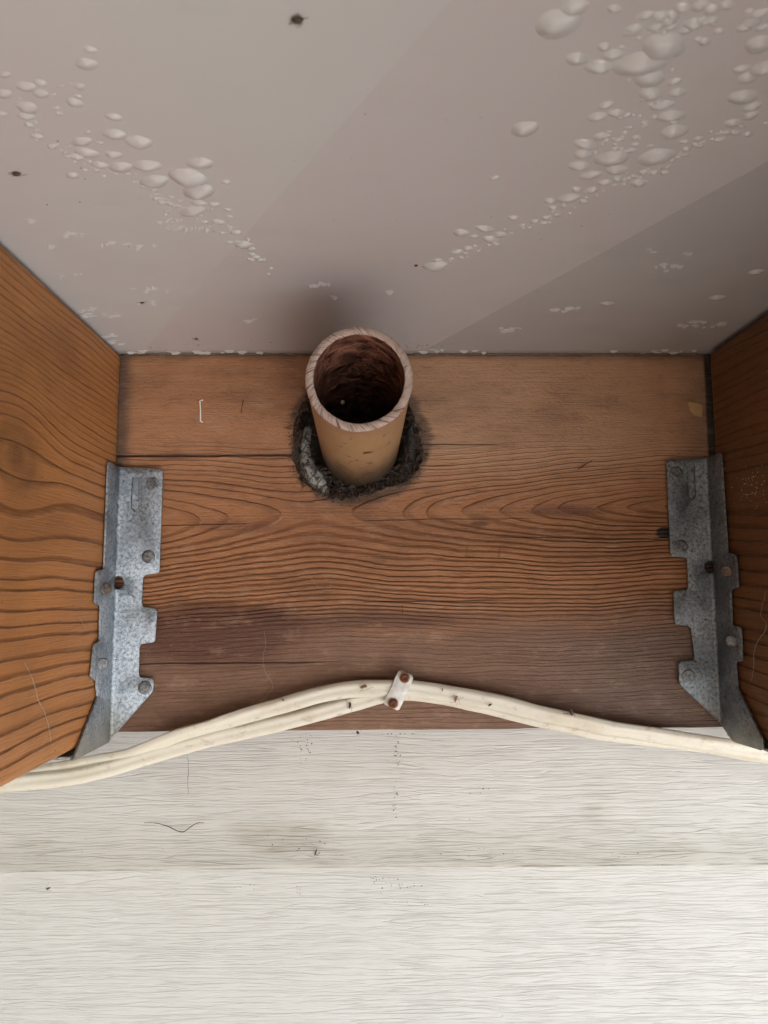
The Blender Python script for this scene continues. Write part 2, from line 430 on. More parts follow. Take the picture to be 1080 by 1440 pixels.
M['bore_dark'] = flat('dark_bore_depth', (.028, .022, .018), .9)
M['fluff'] = flat('dusty_fluff', (.15, .105, .075), .9, var=.6, sc=900.)
M['fluffd'] = flat('dark_grime_fibres', (.035, .023, .017), .9, var=.5, sc=900.)
M['clip'] = Mat('white_strap_metal', .45); _m = M['clip']; _n = _m.noise(_m.x*260, _m.y*260, _m.z*260, 4)
_m.color(_m.mix(_m.ss(_n, .4, .7), (.50, .49, .46), (.62, .61, .58))); _m.bump(_n, .0003, .6); M['clip'] = _m.mat
M['white'] = flat('white_wire', (.80, .78, .74), .5, var=.08)
M['web'] = flat('pale_web_thread', (.36, .31, .25), .8, var=.1)
M['hair'] = flat('dark_fibre', (.045, .032, .026), .8)
M['bug'] = flat('insect_husk', (.060, .030, .018), .5, var=.5)
M['buglight'] = flat('brown_husk', (.23, .11, .05), .5, var=.5)
M['chip'] = flat('lifted_paint', (.70, .69, .68), .4, var=.06)
M['rawwood'] = flat('torn_pale_wood', (.42, .26, .13), .8, var=.2)
M['unseen_ground'] = flat('pale_bounce_slab', (.36, .365, .375), .9, var=.15, sc=3.)
M['dark_ground'] = flat('dark_unseen_ground', (.075, .060, .045), .95, var=.3, sc=6.)
M['sheath'] = flat('dark_wall_sheathing', (.06, .045, .035), .9)

# ================================================================ large structure
HL = .2325                       # height of the ledger and of the joists
WX = .184                        # half the clear width between the joists
v, f = box(-60, 60, -60, 4, -2.3, -2.2)
tag(build('unseen_ground', v, f, M['dark_ground']), kind='structure')  # out of view; kept dark so little light bounces from the left
v, f = box(.4, 14, -14, -1.2, -2.198, -2.12)
tag(build('bounce_slab', v, f, M['unseen_ground']), kind='structure')  # unseen slab added to bounce sunlight up from the right

# ceiling: three flat sheets with bands of light and shade in their colours, each edge lapped 0.6 mm under the next
CZ = .0
CX0, CX1, CY0, CY1 = -4.0, 1.2, -3.0, .06
def strip(poly, z, t, mat, name):
    V = [(x, y, z) for x, y in poly]+[(x, y, z+t) for x, y in poly]; n = len(poly)
    F = [tuple(reversed(range(n))), tuple(range(n, 2*n))]+[(i, (i+1) % n, n+(i+1) % n, n+i) for i in range(n)]
    return build(name, V, F, mat, ceiling)
# the edges of these bands run from the wall board outwards to the right of the photographer
def band_edge(p, q):
    (x0, y0), (x1, y1) = p, q
    k = (x1-x0)/(y1-y0)
    return lambda y: x0+k*(y-y0)
sa = band_edge((-.138, -.0569), (-.0269, -.2418)); sb = band_edge((.0223, -.0351), (.1134, -.2072))
v, f = box(CX0, CX1, CY0, CY1, .004, .10)
ceiling = tag(build('ceiling', v, f, M['ceil1']), kind='structure')
YB = -.80                         # these sheets end here, two more cover the rest of the deck's underside
strip([(-1.2, YB), (sa(YB), YB), (sa(CY1), CY1), (-1.2, CY1)], CZ+.0000, .0015, M['ceil1'], 'panel')
strip([(sa(YB)-.01, YB), (sb(YB)+.01, YB), (sb(CY1)+.01, CY1), (sa(CY1)-.01, CY1)], CZ+.00022, .0015, M['ceil2'], 'panel')  # sheet that carries the pinkish light band
strip([(sb(YB), YB), (CX1, YB), (CX1, CY1), (sb(CY1), CY1)], CZ+.00012, .0016, M['ceil3'], 'panel')  # sheet that carries the greyer shade band
strip([(CX0, CY0), (CX1, CY0), (CX1, YB-.002), (CX0, YB-.002)], CZ+.0000, .0015, M['ceil1'], 'panel')
strip([(CX0, YB), (-1.202, YB), (-1.202, CY1), (CX0, CY1)], CZ+.0000, .0015, M['ceil1'], 'panel')
def ceil_z(x, y):
    return CZ+.00022 if sa(y) < x < sb(y) else CZ+.0002

# siding wall
SY = .030
lap = at(540, 1224, 1, SY).z
wall = thing('siding_wall', 'off-white wood-grain lap siding wall below the brown ledger board', 'wall', (0, SY, -2.2))
def plank(ztop, zbot):
    prof = [(SY+.009, ztop), (SY+.0012, zbot+.012), (SY, zbot+.0035), (SY+.0012, zbot+.0012), (SY+.0040, zbot), (SY+.012, zbot), (SY+.018, ztop)]
    V = []; F = []; nx = 24
    for i in range(nx+1):
        x = -1.6+2.9*i/nx
        wv = noise.noise((x*6, ztop*3, 2))*.0012
        V += [(x, p[0], p[1]+wv) for p in prof]
    k = len(prof)
    for i in range(nx):
        for j in range(k): F.append((i*k+j, i*k+(j+1) % k, (i+1)*k+(j+1) % k, (i+1)*k+j))
    F += [tuple(range(k)), tuple(nx*k+j for j in reversed(range(k)))]
    return build('plank', V, F, M['siding'], wall)
zz = lap
plank(-.20, lap)
for i in range(10):
    plank(zz+.004, zz-.190); zz -= .190
v, f = box(-1.6, 1.3, SY+.019, SY+.15, -2.2, .09)
build('backing', v, f, M['sheath'], wall)

# ================================================================ ledger board
ledger = thing('ledger_board', 'wide horizontal brown wooden board with a cut hole, fixed above the siding', 'board', (0, 0, -HL))
hole_px = [(440, 549), (430, 562), (421, 577), (414, 597), (411, 620), (412, 643), (417, 662), (424, 674), (434, 684), (447, 692), (460, 697), (478, 701), (495, 701),
           (510, 697), (524, 692), (540, 688), (556, 683), (571, 678), (583, 668), (591, 655), (594, 640), (592, 622), (588, 604), (582, 585), (573, 566), (556, 551), (530, 541), (500, 537), (468, 540)]
hp = [at(a, b, 1, 0) for a, b in hole_px]
hp = catmull([(p.x, p.z, 0) for p in hp+[hp[0]]], 4)[:-1]
hole = []
for i, p in enumerate(hp):
    q = Vector((p.x, p.y)); c = Vector((-.0346, -.0545))
    d = (q-c).normalized()*(noise.noise((i*1.7, 3, 1))*.0018+random.gauss(0, .0003))
    hole.append(tuple(q+d))
LX0, LX1 = -1.5, 1.1
outer = [(LX0, -HL), (LX1, -HL), (LX1, -.0006), (LX0, -.0006)]
# slight unevenness of the arris along the bottom and top
outer = [(LX0, -HL)]+[(-.25+.5*i/60, -HL+noise.noise((i*.35, 0, 5))*.0006) for i in range(61)]+[(LX1, -HL), (LX1, -.0008)] + \
        [(.25-.5*i/60, -.0010+noise.noise((i*.6, 2, 5))*.0005) for i in range(61)]+[(LX0, -.0008)]
V2, F2 = fill(outer, [hole])
V = [(a, 0, b) for a, b in V2]+[(a, .029, b) for a, b in V2]; n = len(V2)
F = []
for t in F2:
    a, b, c = t
    A, B, C_ = Vector(V2[a]), Vector(V2[b]), Vector(V2[c])
    ccw = (B-A).cross(C_-A) > 0
    t = t if ccw else (a, c, b)
    F.append(t); F.append(tuple(n+i for i in reversed(t)))
edges = {}
for t in F[::2]:
    for i in range(3):
        e = (t[i], t[(i+1) % 3]); edges[e] = 1
for (a, b) in list(edges):
    if (b, a) not in edges: F.append((b, a, n+a, n+b))
build('board', V, F, M['ledger'], ledger)
def stap(px, label, mat, r=.00028):
    pts = [at(a, b, 1, -.0009) for a, b in px]
    pts = [pts[0]+Vector((0, .003, 0))]+pts+[pts[-1]+Vector((0, .003, 0))]
    V, F = tube([Vector(p) for p in pts], r, 6)
    o = build('staple', V, F, mat, ledger, True); o['label'] = label
stap([(284.5, 562), (281, 564), (282, 578), (282, 592), (284, 593)], 'bright white staple in the weathered upper left', M['white'], .00042)
stap([(342, 563), (339, 580)], 'small rusty staple beside the white one', M['rustdark'])
stap([(657, 770), (655, 783), (668, 784)], 'rusty staple below the swirl of the grain', M['rustdark'], .0002)
stap([(703, 771), (702, 783)], 'rusty staple right of the other below the grain swirl', M['rustdark'], .0002)
stap([(566, 852), (566, 862)], 'short rusty staple in the lower middle', M['rustdark'])
# torn pale splinter near the right end
pts = [at(a, b, 1, -.0012) for a, b in ((966, 566), (981, 565), (988, 570), (987, 586), (978, 584), (971, 577))]
V = [tuple(p) for p in pts]+[tuple(p+Vector((0, .0012, 0))) for p in pts]
V[0] = tuple(Vector(V[0])+Vector((0, -.002, 0)))
F = [(5, 4, 3, 2, 1, 0)]+[(i, (i+1) % 6, 6+(i+1) % 6, 6+i) for i in range(6)]
o = build('splinter', V, F, M['rawwood'], ledger); o['label'] = 'pale torn splinter near the right end'

# ================================================================ joists
def joist(name, label, x0, x1, y0, y1, mat, r=.003):
    V, F = box(x0, x1, y0, y1, -HL, -.0012)
    o = build(name, V, F, mat, None, loc=((x0+x1)/2, y1, -HL))
    bev(o, r, 3); return tag(o, label, 'joist', 'joists running out from the ledger board')
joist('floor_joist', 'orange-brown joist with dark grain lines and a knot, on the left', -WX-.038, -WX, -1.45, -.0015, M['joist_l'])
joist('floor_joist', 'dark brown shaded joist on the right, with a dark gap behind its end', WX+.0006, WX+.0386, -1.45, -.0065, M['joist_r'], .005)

# ================================================================ joist hangers
TH = .0012
def rounded(poly, r):
    out = []; n = len(poly)
    for i, p in enumerate(poly):
        a = Vector(poly[i-1][:2]); b = Vector(p[:2]); c = Vector(poly[(i+1) % n][:2])
        u = (a-b); w = (c-b); rr = min(r, u.length*.4, w.length*.4)
        if len(p) > 2: rr = min(rr, p[2])
        if rr < 1e-5: out.append(tuple(b)); continue
        u.normalize(); w.normalize()
        for k in range(4):
            t = k/3
            out.append(tuple((b+u*rr)*(1-t)**2+b*2*t*(1-t)+(b+w*rr)*t*t))
    return out
HG = 'joist hangers nailed at both ends of the bay'
nail_me = {}
def lathe(prof, n=20):
    V = []; F = []
    for r, h in prof:
        for k in range(n):
            a = 2*math.pi*k/n; V.append((r*math.cos(a), r*math.sin(a), h))
    for i in range(len(prof)-1):
        for k in range(n): F.append((i*n+k, i*n+(k+1) % n, (i+1)*n+(k+1) % n, (i+1)*n+k))
    F.append(tuple((len(prof)-1)*n+k for k in range(n)))
    F.append(tuple(reversed(range(n))))
    return V, F
def nail_mesh(mat, r=.0040, seed=0):
    V, F = lathe([(r*.85, -.0004), (r, .0001), (r*1.0, .0006), (r*.86, .0010), (r*.6, .00085), (r*.2, .0010)])
    V = [(x*(1+.05*noise.noise((x*900, y*900, seed))), y*(1+.05*noise.noise((y*900, x*900, seed+5))), z+.00025*noise.noise((x*600, y*600, seed))) for x, y, z in V]
    return mesh(V, F, mat, True)
def text_mesh(txt, size, mat):
    cu = bpy.data.curves.new('lettering', 'FONT'); cu.body = txt; cu.size = size; cu.extrude = .00012; cu.align_x = 'CENTER'; cu.align_y = 'CENTER'
    ob = bpy.data.objects.new('lettering', cu); COL.objects.link(ob)
    dg = bpy.context.evaluated_depsgraph_get(); me = bpy.data.meshes.new_from_object(ob.evaluated_get(dg))
    bpy.data.objects.remove(ob); me.materials.clear(); me.materials.append(mat); return me
def hanger(sgn, label, face_px, side_px, hole_c, slot_px, nails_face, nails_side, mat, nmats):
    """sgn=-1: left corner, +1: right corner. Outline is given on the two planes and bent along the corner."""
    X0 = WX-.0008; Y0 = -.0024; rb = .0032; q4 = rb*math.pi/4
    mir = -sgn                                   # local coordinate a = distance from the corner into the bay
    def uf(px, py):                              # face point -> (u, z)
        p = at(px, py, 1, Y0); a = X0-abs(p.x); return (a-rb+q4, p.z)
    def us(px, py):
        p = at(px, py, 0, sgn*X0); b = Y0-p.y; return (-(b-rb+q4), p.z)
    poly = [uf(*p) for p in face_px]+[us(*p) for p in side_px]
    poly = rounded(poly, .0022)
    hc = (0.0016, hole_c)
    hole_ = [(hc[0]+.0040*math.cos(2*math.pi*k/20), hc[1]+.0040*math.sin(2*math.pi*k/20)) for k in range(20)]
    sx, sz0, sz1 = slot_px
    slot = [(sx-.0022, sz0), (sx+.0022, sz0), (sx+.0022, sz1), (sx, sz1-.0025), (sx-.0022, sz1)]
    zs = [z for _, z in poly]; zt, zb = max(zs), min(zs)
    ex = []
    nz = 70
    for j in range(nz+1):
        z = zb+(zt-zb)*j/nz
        for k in range(7): ex.append((-q4+2*q4*k/6, z))
    ex = [e for e in ex if (e[0]-hc[0])**2+(e[1]-hc[1])**2 > .0045**2]
    V2, F2 = fill(poly, [hole_, slot], ex)
    def fold(u, off):                            # -> (a, b, na, nb): distance into the bay, distance from the wall plane
        if u > q4: return (rb+u-q4, 0.), (0., 1.)
        if u < -q4: return (0., rb+(-u-q4)), (1., 0.)
        t = (u+q4)/(2*q4)*math.pi/2              # 0: side, pi/2: face
        return (rb-rb*math.cos(t), rb-rb*math.sin(t)), (math.cos(t), math.sin(t))
    V = []
    for lay in (0, 1):
        for u, z in V2:
            (a, b), (na, nb) = fold(u, 0)
            wav = noise.noise((u*60, z*40, sgn*3))*.00035
            o = wav+(TH if lay else 0)
            V.append((sgn*(X0-a-na*o), Y0-b-nb*o, z))
    n = len(V2); F = []
    for t in F2:
        a, b, c = t
        A, B, C_ = Vector(V2[a]), Vector(V2[b]), Vector(V2[c])
        if ((B-A).cross(C_-A) > 0) != (sgn < 0): t = (a, c, b)
        F.append(tuple(n+i for i in t)); F.append(tuple(reversed(t)))
    ed = {}
    for t in F[::2]:
        t = [i-n for i in t]
        for i in range(3): ed[(t[i], t[(i+1) % 3])] = 1
    for (a, b) in list(ed):
        if (b, a) not in ed: F.append((b, a, n+a, n+b)[::-1])
    root = thing('joist_hanger', label, 'bracket', (sgn*WX, 0, -HL), HG)
    pl = build('plate', V, F, mat, root)
    for p in pl.data.polygons: p.use_smooth = len(p.vertices) == 3
    bev(pl, .0003, 1, 50)
    # punched tab inside the slot, pushed slightly inwards
    V = []
    for u, z in [(sx-.0019, sz0+.0001), (sx+.0019, sz0+.0001), (sx+.0019, sz1+.0003), (sx, sz1-.0018), (sx-.0019, sz1+.0003)]:
        (a, b), _ = fold(u, 0); d = .0004+(sz0-z)*.03
        V.append((sgn*(X0-a), Y0-b-TH+d, z))
    k = len(V); V += [(x, y+.0006, z) for x, y, z in V]
    F = [tuple(range(k)) if sgn > 0 else tuple(reversed(range(k)))]+[(i, (i+1) % k, k+(i+1) % k, k+i) for i in range(k)]
    build('punched_tab', V, F, mat, root)
    # seat under the joist
    y0, y1 = -.058, -.008
    xa, xb = sgn*(WX-.0008), sgn*(WX+.040)
    v, f = box(min(xa, xb), max(xa, xb), y0, y1, -HL-.0034, -HL-.0016)
    s = build('seat', v, f, mat, root); bev(s, .0004)
    rot_face = (R(90), 0, 0)
    for i, (px, py) in enumerate(nails_face):
        p = at(px, py, 1, Y0-TH)
        o = link('nail', nails[nmats[i]], root, p, rot_face)
        o.rotation_euler.rotate_axis('Z', random.uniform(0, 6))
        if sgn < 0 and i == 0:
            o.rotation_euler = rot_face
            link('stamped_number', tm, o).location = (0, 0, .0009)
    for i, (px, py) in enumerate(nails_side):
        p = at(px, py, 0, sgn*(X0-TH))
        o = link('nail', nails[nmats[3+i]], root, p, (R(90), R(14), R(-90*sgn))); o.scale = (.85, .85, 1)
        o.rotation_euler = Vector((-sgn*.75, -.66, random.uniform(-.15, .15))).to_track_quat('Z', 'Y').to_euler(); o.location += Vector((-sgn*.0012, -.0006, 0))
        vs, fs = tube([Vector((0, 0, -.0045)), Vector((0, 0, 0))], .0016, 8)
        link('nail_shank', mesh(vs, fs, M['nail'], True), o)
    return root
nails = {'g': nail_mesh(M['nail'], seed=1), 'r': nail_mesh(M['nail_r'], seed=4), 'd': nail_mesh(M['nail'], seed=9)}
tm = text_mesh('10', .0034, M['rustdark'])
hanger(-1, 'brighter galvanised joist hanger beside the orange-brown left joist',
       [(169, 657), (230, 660), (225, 806), (202, 809), (200, 853), (222, 856), (219, 903), (197, 906), (196, 952), (217, 954), (216, 972), (150, 1043)],
       [(147, 1046), (99, 1071), (135, 980), (133, 957), (125, 953), (130, 905), (138, 902), (139, 852), (131, 850), (133, 803), (144, 800), (150, 649)],
       -.1440, (.0105, -.0795, -.0985), [(215, 680), (209, 783), (204, 967)], [(146.6, 828), (141.5, 933)], M['zinc'], 'gggrg')
hanger(1, 'shaded grey galvanised joist hanger beside the dark right joist',
       [(997, 644), (936, 647), (942, 783), (965, 784), (967, 830), (946, 831), (948, 878), (970, 880), (976, 928), (953, 930), (954, 961), (1017, 1020)],
       [(1033, 1043), (1075, 1056), (1073, 1036), (1039, 966), (1036, 930), (1046, 930), (1043, 881), (1031, 879), (1029, 829), (1040, 826), (1036.5, 779), (1025, 778), (1015.8, 636)],
       -.1360, (.0105, -.073, -.092), [(950.6, 665), (957.6, 768.5), (968, 951)], [(1024, 803), (1031, 901)], M['zinc_shaded'], 'gdgrd')

# ================================================================ drain pipe
RO, RI = .0242, .0209
PE = -.124                                        # y of the sawn end
pe = at(505, 532, 1, PE); pb = at(506, 627, 1, 0)
PA = Vector(((pe.x+pb.x)/2, 0, (pe.z+pb.z)/2))
slope = (pb-pe)/(0-PE)
M['pipe'], M['pipe_end'], M['pipe_in'] = pipe_mats()
pipe = thing('drain_pipe', 'short tan plastic pipe stub with a rough sawn end sticking out of the board', 'pipe', pb)
NS = 96
def ringp(r, y, k, wob=0.):
    a = 2*math.pi*k/NS; c = pb+slope*y
    return (c.x+r*math.sin(a), y+wob, c.z+r*math.cos(a))
def surf(name, rows, mat, smooth=True):
    V = []; F = []
    for (r, y, w) in rows:
        for k in range(NS):
            a = 2*math.pi*k/NS
            wob = w*(noise.noise((math.cos(a)*2.2, math.sin(a)*2.2, 4))*1.0+.4*noise.noise((math.cos(a)*14, math.sin(a)*14, 1)))
            rr = r+w*.25*noise.noise((math.cos(a)*9, math.sin(a)*9, y*300))
            V.append(ringp(rr, y, k, wob))
    for i in range(len(rows)-1):
        for k in range(NS): F.append((i*NS+k, (i+1)*NS+k, (i+1)*NS+(k+1) % NS, i*NS+(k+1) % NS))
    return build(name, V, F, mat, pipe, smooth)
surf('pipe_wall', [(RO, .16, 0), (RO, .0, 0), (RO, -.05, 0), (RO, PE+.012, 0), (RO+.0001, PE+.004, .0003), (RO+.0004, PE+.0022, .0008), (RO+.0004, PE+.0009, .0010)], M['pipe'])
surf('sawn_rim', [(RO+.0004, PE+.0009, .0010), (RO+.0002, PE+.0002, .0010), ((RO+RI)/2, PE, .0010), (RI+.0003, PE+.0001, .0010), (RI, PE+.0005, .0010)], M['pipe_end'])
rows = [(RI, PE+.0005, .0010)]
for j in range(26): rows.append((RI+(.0004*math.sin(j*1.9) if j else 0), PE+.006+j*.010, .0004))
o = surf('bore', rows, M['pipe_in'])
for p in o.data.polygons: p.use_smooth = True
V = [ringp(RI, .135, k) for k in range(NS)]+[tuple(pb+slope*.135+Vector((0, .135, 0)))]
build('dark_end_disc', V, [(k, (k+1) % NS, NS) for k in range(NS)], M['bore_dark'], pipe)  # dark disc standing in for the shade deep in the bore
# cavity behind the board round the pipe
V = []; F = []; rr_ = .055; c0 = Vector((-.0346, 0, -.0545))
v, f = box(-.095, .025, .0291, .0480, -.125, -.003)
# a dirty scrap of foam packed into the hole under the pipe
def lump(cx, cy, cz, rx, ry, rz, seed, nu=18, nv=10, amp=.3, fr=90):
    V = []; F = []
    for j in range(nv+1):
        th = math.pi*j/nv
        for i in range(nu):
            ph = 2*math.pi*i/nu
            d = Vector((math.sin(th)*math.cos(ph), math.sin(th)*math.sin(ph), math.cos(th)))
            k = 1+amp*noise.noise(d*1.7+Vector((seed, 0, 0)))+amp*.4*noise.noise(d*5+Vector((0, seed, 0)))
            V.append((cx+d.x*rx*k, cy+d.y*ry*k, cz+d.z*rz*k))
    for j in range(nv):
        for i in range(nu): F.append((j*nu+i, (j+1)*nu+i, (j+1)*nu+(i+1) % nu, j*nu+(i+1) % nu))
    return V, F
def sealant():
    V = []; F = []
    pts = [(434, 603, .012, .0026), (430, 620, .010, .0030), (429, 640, .008, .0036), (433, 658, .006, .0048), (441, 670, .005, .0056), (449, 680, .005, .0048), (456, 690, .006, .0038), (461, 694, .007, .0022)]
    ctr = catmull([at(a, b, 1, y) for a, b, y, r in pts], 5)
    def rad(t):
        k = t*(len(pts)-1); i = min(int(k), len(pts)-2); r = pts[i][3]*(1-(k-i))+pts[i+1][3]*(k-i)
        return r*(1+.15*noise.noise((t*30, 1, 1)))
    V, F = tube(ctr, rad, 14)
    V = [tuple(Vector(p)+Vector((noise.noise(Vector(p)*300), noise.noise(Vector(p)*300+Vector((5, 5, 5))), noise.noise(Vector(p)*300+Vector((9, 1, 5)))))*.0009) for p in V]
    return V, F
V, F = sealant()
tag(build('sealant_bead', V, F, M['sealant'], None, True, at(435, 660, 1, .006)), 'cracked grey-white bead of old sealant in the hole left of the pipe', 'sealant')
# grey-green flap left of it and scraps on the right
V, F = tube(catmull([at(a, b, 1, y) for a, b, y in ((427, 610, .018), (420, 630, .016), (420, 652, .014), (426, 668, .014))], 4), .0035, 8)
tag(build('sealant_scrap', V, F, M['fluff'], None, True, at(420, 640, 1, .016)), 'dull brown scrap of filler pressed against the left edge of the hole', 'filler')
V, F = tube(catmull([at(a, b, 1, y) for a, b, y in ((582, 600, .016), (580, 625, .012), (577, 650, .012), (566, 668, .012))], 4), lambda t: .0032+.001*math.sin(t*9), 8)
V = [tuple(Vector(p)+Vector((noise.noise(Vector(p)*400), noise.noise(Vector(p)*400+Vector((5, 5, 5))), noise.noise(Vector(p)*400+Vector((9, 1, 5)))))*.0015) for p in V]
tag(build('sealant_scrap', V, F, flat('grey_filler', (.10, .10, .095), .8), None, True, at(580, 640, 1, .012)), 'grimy grey scrap of filler in the hole right of the pipe', 'filler')

# fibres and fluff round the hole
V, F = [], []; V3, F3 = [], []
cc = Vector((-.0346, 0, -.0555))
for i in range(3600):
    h = Vector(hole[int(random.random()*len(hole))]); b = Vector((h.x, 0, h.y))
    t = Vector((random.gauss(0, 1), 0, random.gauss(0, 1)))*random.choice((.0008, .0022))
    inward = (cc-b).normalized()
    k = random.random()
    low = b.z < -.062
    if k < .55:
        p = b+t+Vector((0, random.uniform(-.0008, .004), 0)); L = random.uniform(.0012, .0046)
        d = (inward*random.uniform(-.9, .8)+Vector((random.gauss(0, .5), random.uniform(-1., .2), random.gauss(0, .5)))).normalized()
    else:
        if not low and random.random() < .6: continue
        p = b+inward*random.uniform(.0, .012)+Vector((0, random.uniform(.002, .014), 0)); L = random.uniform(.002, .006)
        d = Vector((random.gauss(0, 1), random.gauss(0, .5), random.gauss(0, .6))).normalized()
    m1 = p+d*L*.5+Vector((random.gauss(0, .2), random.gauss(0, .2), random.gauss(0, .2)))*L
    tgt = (V, F) if random.random() < .45 else (V3, F3)
    tube([p, m1, p+d*L], random.uniform(.00008, .00020), 3, *tgt)
tag(build('fluff', V, F, M['fluff'], None, loc=(-.035, 0, -.09)), 'dusty brown fluff and cobweb round the cut hole', 'fluff', kind='stuff')
tag(build('frayed_fibres', V3, F3, M['fluffd'], None, loc=(-.035, 0, -.09)), 'dark frayed wood fibres round the cut hole and under the pipe', 'fibres', kind='stuff')
# clods of grime heaped below the pipe
V, F = [], []
for i in range(260):
    a = random.uniform(-1.15, 1.1); rad = random.uniform(.025, .036)
    p = Vector((-.0348+rad*math.sin(a), random.uniform(.001, .018), -.0585-rad*math.cos(a)*.98))
    if not inside((p.x, p.z), hole): continue
    s = random.uniform(.0006, .0020)
    v, f = lump(p.x, p.y, p.z, s, s, s*.7, i, 7, 4, .5)
    b = len(V); V += v; F += [tuple(b+q for q in t) for t in f]
tag(build('grime_clods', V, F, M['fluffd'], None, loc=(-.035, 0, -.09)), 'black clods of grime heaped in the hole under the pipe', 'grime', kind='stuff')

# tiny pale drop far inside the pipe
d = ray(482, 566)
t = 0.
while t < 1:
    p = CAM+d*t; c = pb+slope*p.y
    if p.y > PE+.02 and math.hypot(p.x-c.x, p.z-c.z) > RI-.0016: break
    t += .0005
V, F = lump(p.x, p.y, p.z, .0014, .0018, .0012, 3, 12, 8, .3)
tag(build('pebble', V, F, flat('pale_grit', (.75, .60, .36), .3), None, True, p), 'tiny pale yellow grit stuck inside the pipe bore', 'grit')

# ================================================================ cables
def cable(pts, w, th, tw, name, label, n=22):
    """pts: (px, py, y). Flat twin cable: rounded flat section with two faint ridges."""
    ctr = catmull([at(a, b, 1, y) for a, b, y in pts], 9); L = len(ctr); V = []; F = []
    for i, p in enumerate(ctr):
        t = (ctr[min(i+1, L-1)]-ctr[max(i-1, 0)]).normalized()
        k = i/(L-1)*(len(tw)-1); j = min(int(k), len(tw)-2); s = k-j; s = s*s*(3-2*s)
        a = R(tw[j]*(1-s)+tw[j+1]*s)
        up = Vector((0, 0, 1)); up = (up-t*up.dot(t)).normalized(); fr = t.cross(up)
        if fr.y > 0: fr = -fr
        e1 = up*math.cos(a)+fr*math.sin(a); e2 = -up*math.sin(a)+fr*math.cos(a)
        for q in range(n):
            an = 2*math.pi*q/n; cs, sn = math.cos(an), math.sin(an)
            xx = math.copysign(abs(cs)**.75, cs)*w/2; yy = math.copysign(abs(sn)**.85, sn)*th/2
            yy *= 1-.26*math.cos(xx/w*4*math.pi)
            V.append(tuple(p+e1*xx+e2*yy+Vector((noise.noise(p*70+Vector((q*.1, 0, 0)))*.0003,)*3)))
    for i in range(L-1):
        for q in range(n): F.append((i*n+q, i*n+(q+1) % n, (i+1)*n+(q+1) % n, (i+1)*n+q))
    F += [tuple(reversed(range(n))), tuple((L-1)*n+q for q in range(n))]
    o = build(name, V, F, M['cable'], None, True, ctr[L//2])
    return tag(o, label, 'cable')
cable([(-190, 1135, -.004), (-90, 1120, -.004), (0, 1103, -.006), (50, 1098, -.007), (100, 1092, -.007), (150, 1081, -.007), (200, 1066, -.007), (250, 1051, -.007), (300, 1038, -.007), (350, 1027, -.006), (400, 1015, -.005), (450, 1002, -.0042),
       (500, 988, -.0038), (540, 977, -.0036), (570, 974, -.0036), (600, 976, -.0036), (650, 985, -.004), (700, 997, -.0050), (760, 1012, -.0065), (804, 1021, -.007), (850, 1030, -.007), (900, 1036, -.006), (990, 1047, -.004),
       (1040, 1056, -.004), (1090, 1065, -.004), (1200, 1082, -.003), (1300, 1095, -.003)], .0098, .0048,
      [0, 0, -12, -5, 5, 0, 0, 0, 0, -20, -35, -20, 0, 10, 0], 'electric_cable', 'lower cream flat cable, the one hanging lowest left of the white strap')
cable([(-160, 1105, -.004), (-60, 1100, -.004), (30, 1092, -.004), (80, 1083, -.004), (125, 1074, -.0045), (175, 1064, -.006), (200, 1055, -.008), (250, 1034, -.010), (300, 1020, -.010), (350, 1005, -.009), (400, 991, -.0085), (450, 977, -.0080),
       (500, 969, -.0078), (540, 968, -.0078), (570, 968, -.0078), (600, 971, -.0078), (650, 979, -.0082), (700, 988, -.0095), (760, 1004, -.0110), (804, 1013, -.0115), (850, 1023, -.0115), (900, 1031, -.0105), (990, 1045, -.0085),
       (1040, 1053, -.008), (1090, 1062, -.007), (1200, 1075, -.006), (1300, 1085, -.005)], .0098, .0046,
      [0, 0, 20, 35, 45, 10, 0, 0, 0, 5, 15, 25, 10, 0, 0], 'electric_cable', 'upper cream flat cable, lying over the other above the siding')

# strap clip over the cables
ca = at(568, 950, 1, 0); cb = at(552, 985, 1, 0)
ax = (ca-cb).normalized(); mid = (ca+cb)/2; half = (ca-cb).length/2
sdv = Vector((ax.z, 0, -ax.x))
clip = thing('cable_strap', 'small white metal strap with two rusty nails holding the cables to the board', 'clip', mid)
V = []; F = []; sec = []
for s, y, w in ((-1.36, -.0098, .0042), (-1.24, -.0108, .0049), (-1.0, -.0112, .0050), (-.72, -.0114, .0051), (-.4, -.0119, .0049), (0, -.0122, .0048), (.4, -.0119, .0049), (.72, -.0114, .0051), (1.0, -.0112, .0050), (1.24, -.0108, .0047), (1.36, -.0098, .0036)):
    sec.append((s, y, w))
for lay in (0, .0009):
    for s, y, w in sec:
        for k in (-1, -.5, 0, .5, 1):
            V.append(tuple(mid+ax*(half*s)+sdv*(w*k)+Vector((0, y+lay+abs(k)**4*.0006, 0))))
ns = len(sec)
for i in range(ns-1):
    for k in range(4):
        a = i*5+k; F.append((a, a+1, a+6, a+5)); b = a+ns*5; F.append((b+5, b+6, b+1, b))
per = [i*5 for i in range(ns)]+[(ns-1)*5+k for k in range(1, 5)]+[i*5+4 for i in reversed(range(ns-1))]+[k for k in (3, 2, 1)]
for i in range(len(per)):
    a, b = per[i], per[(i+1) % len(per)]; F.append((a, b, b+ns*5, a+ns*5))
o = build('strap', V, F, M['clip'], clip)
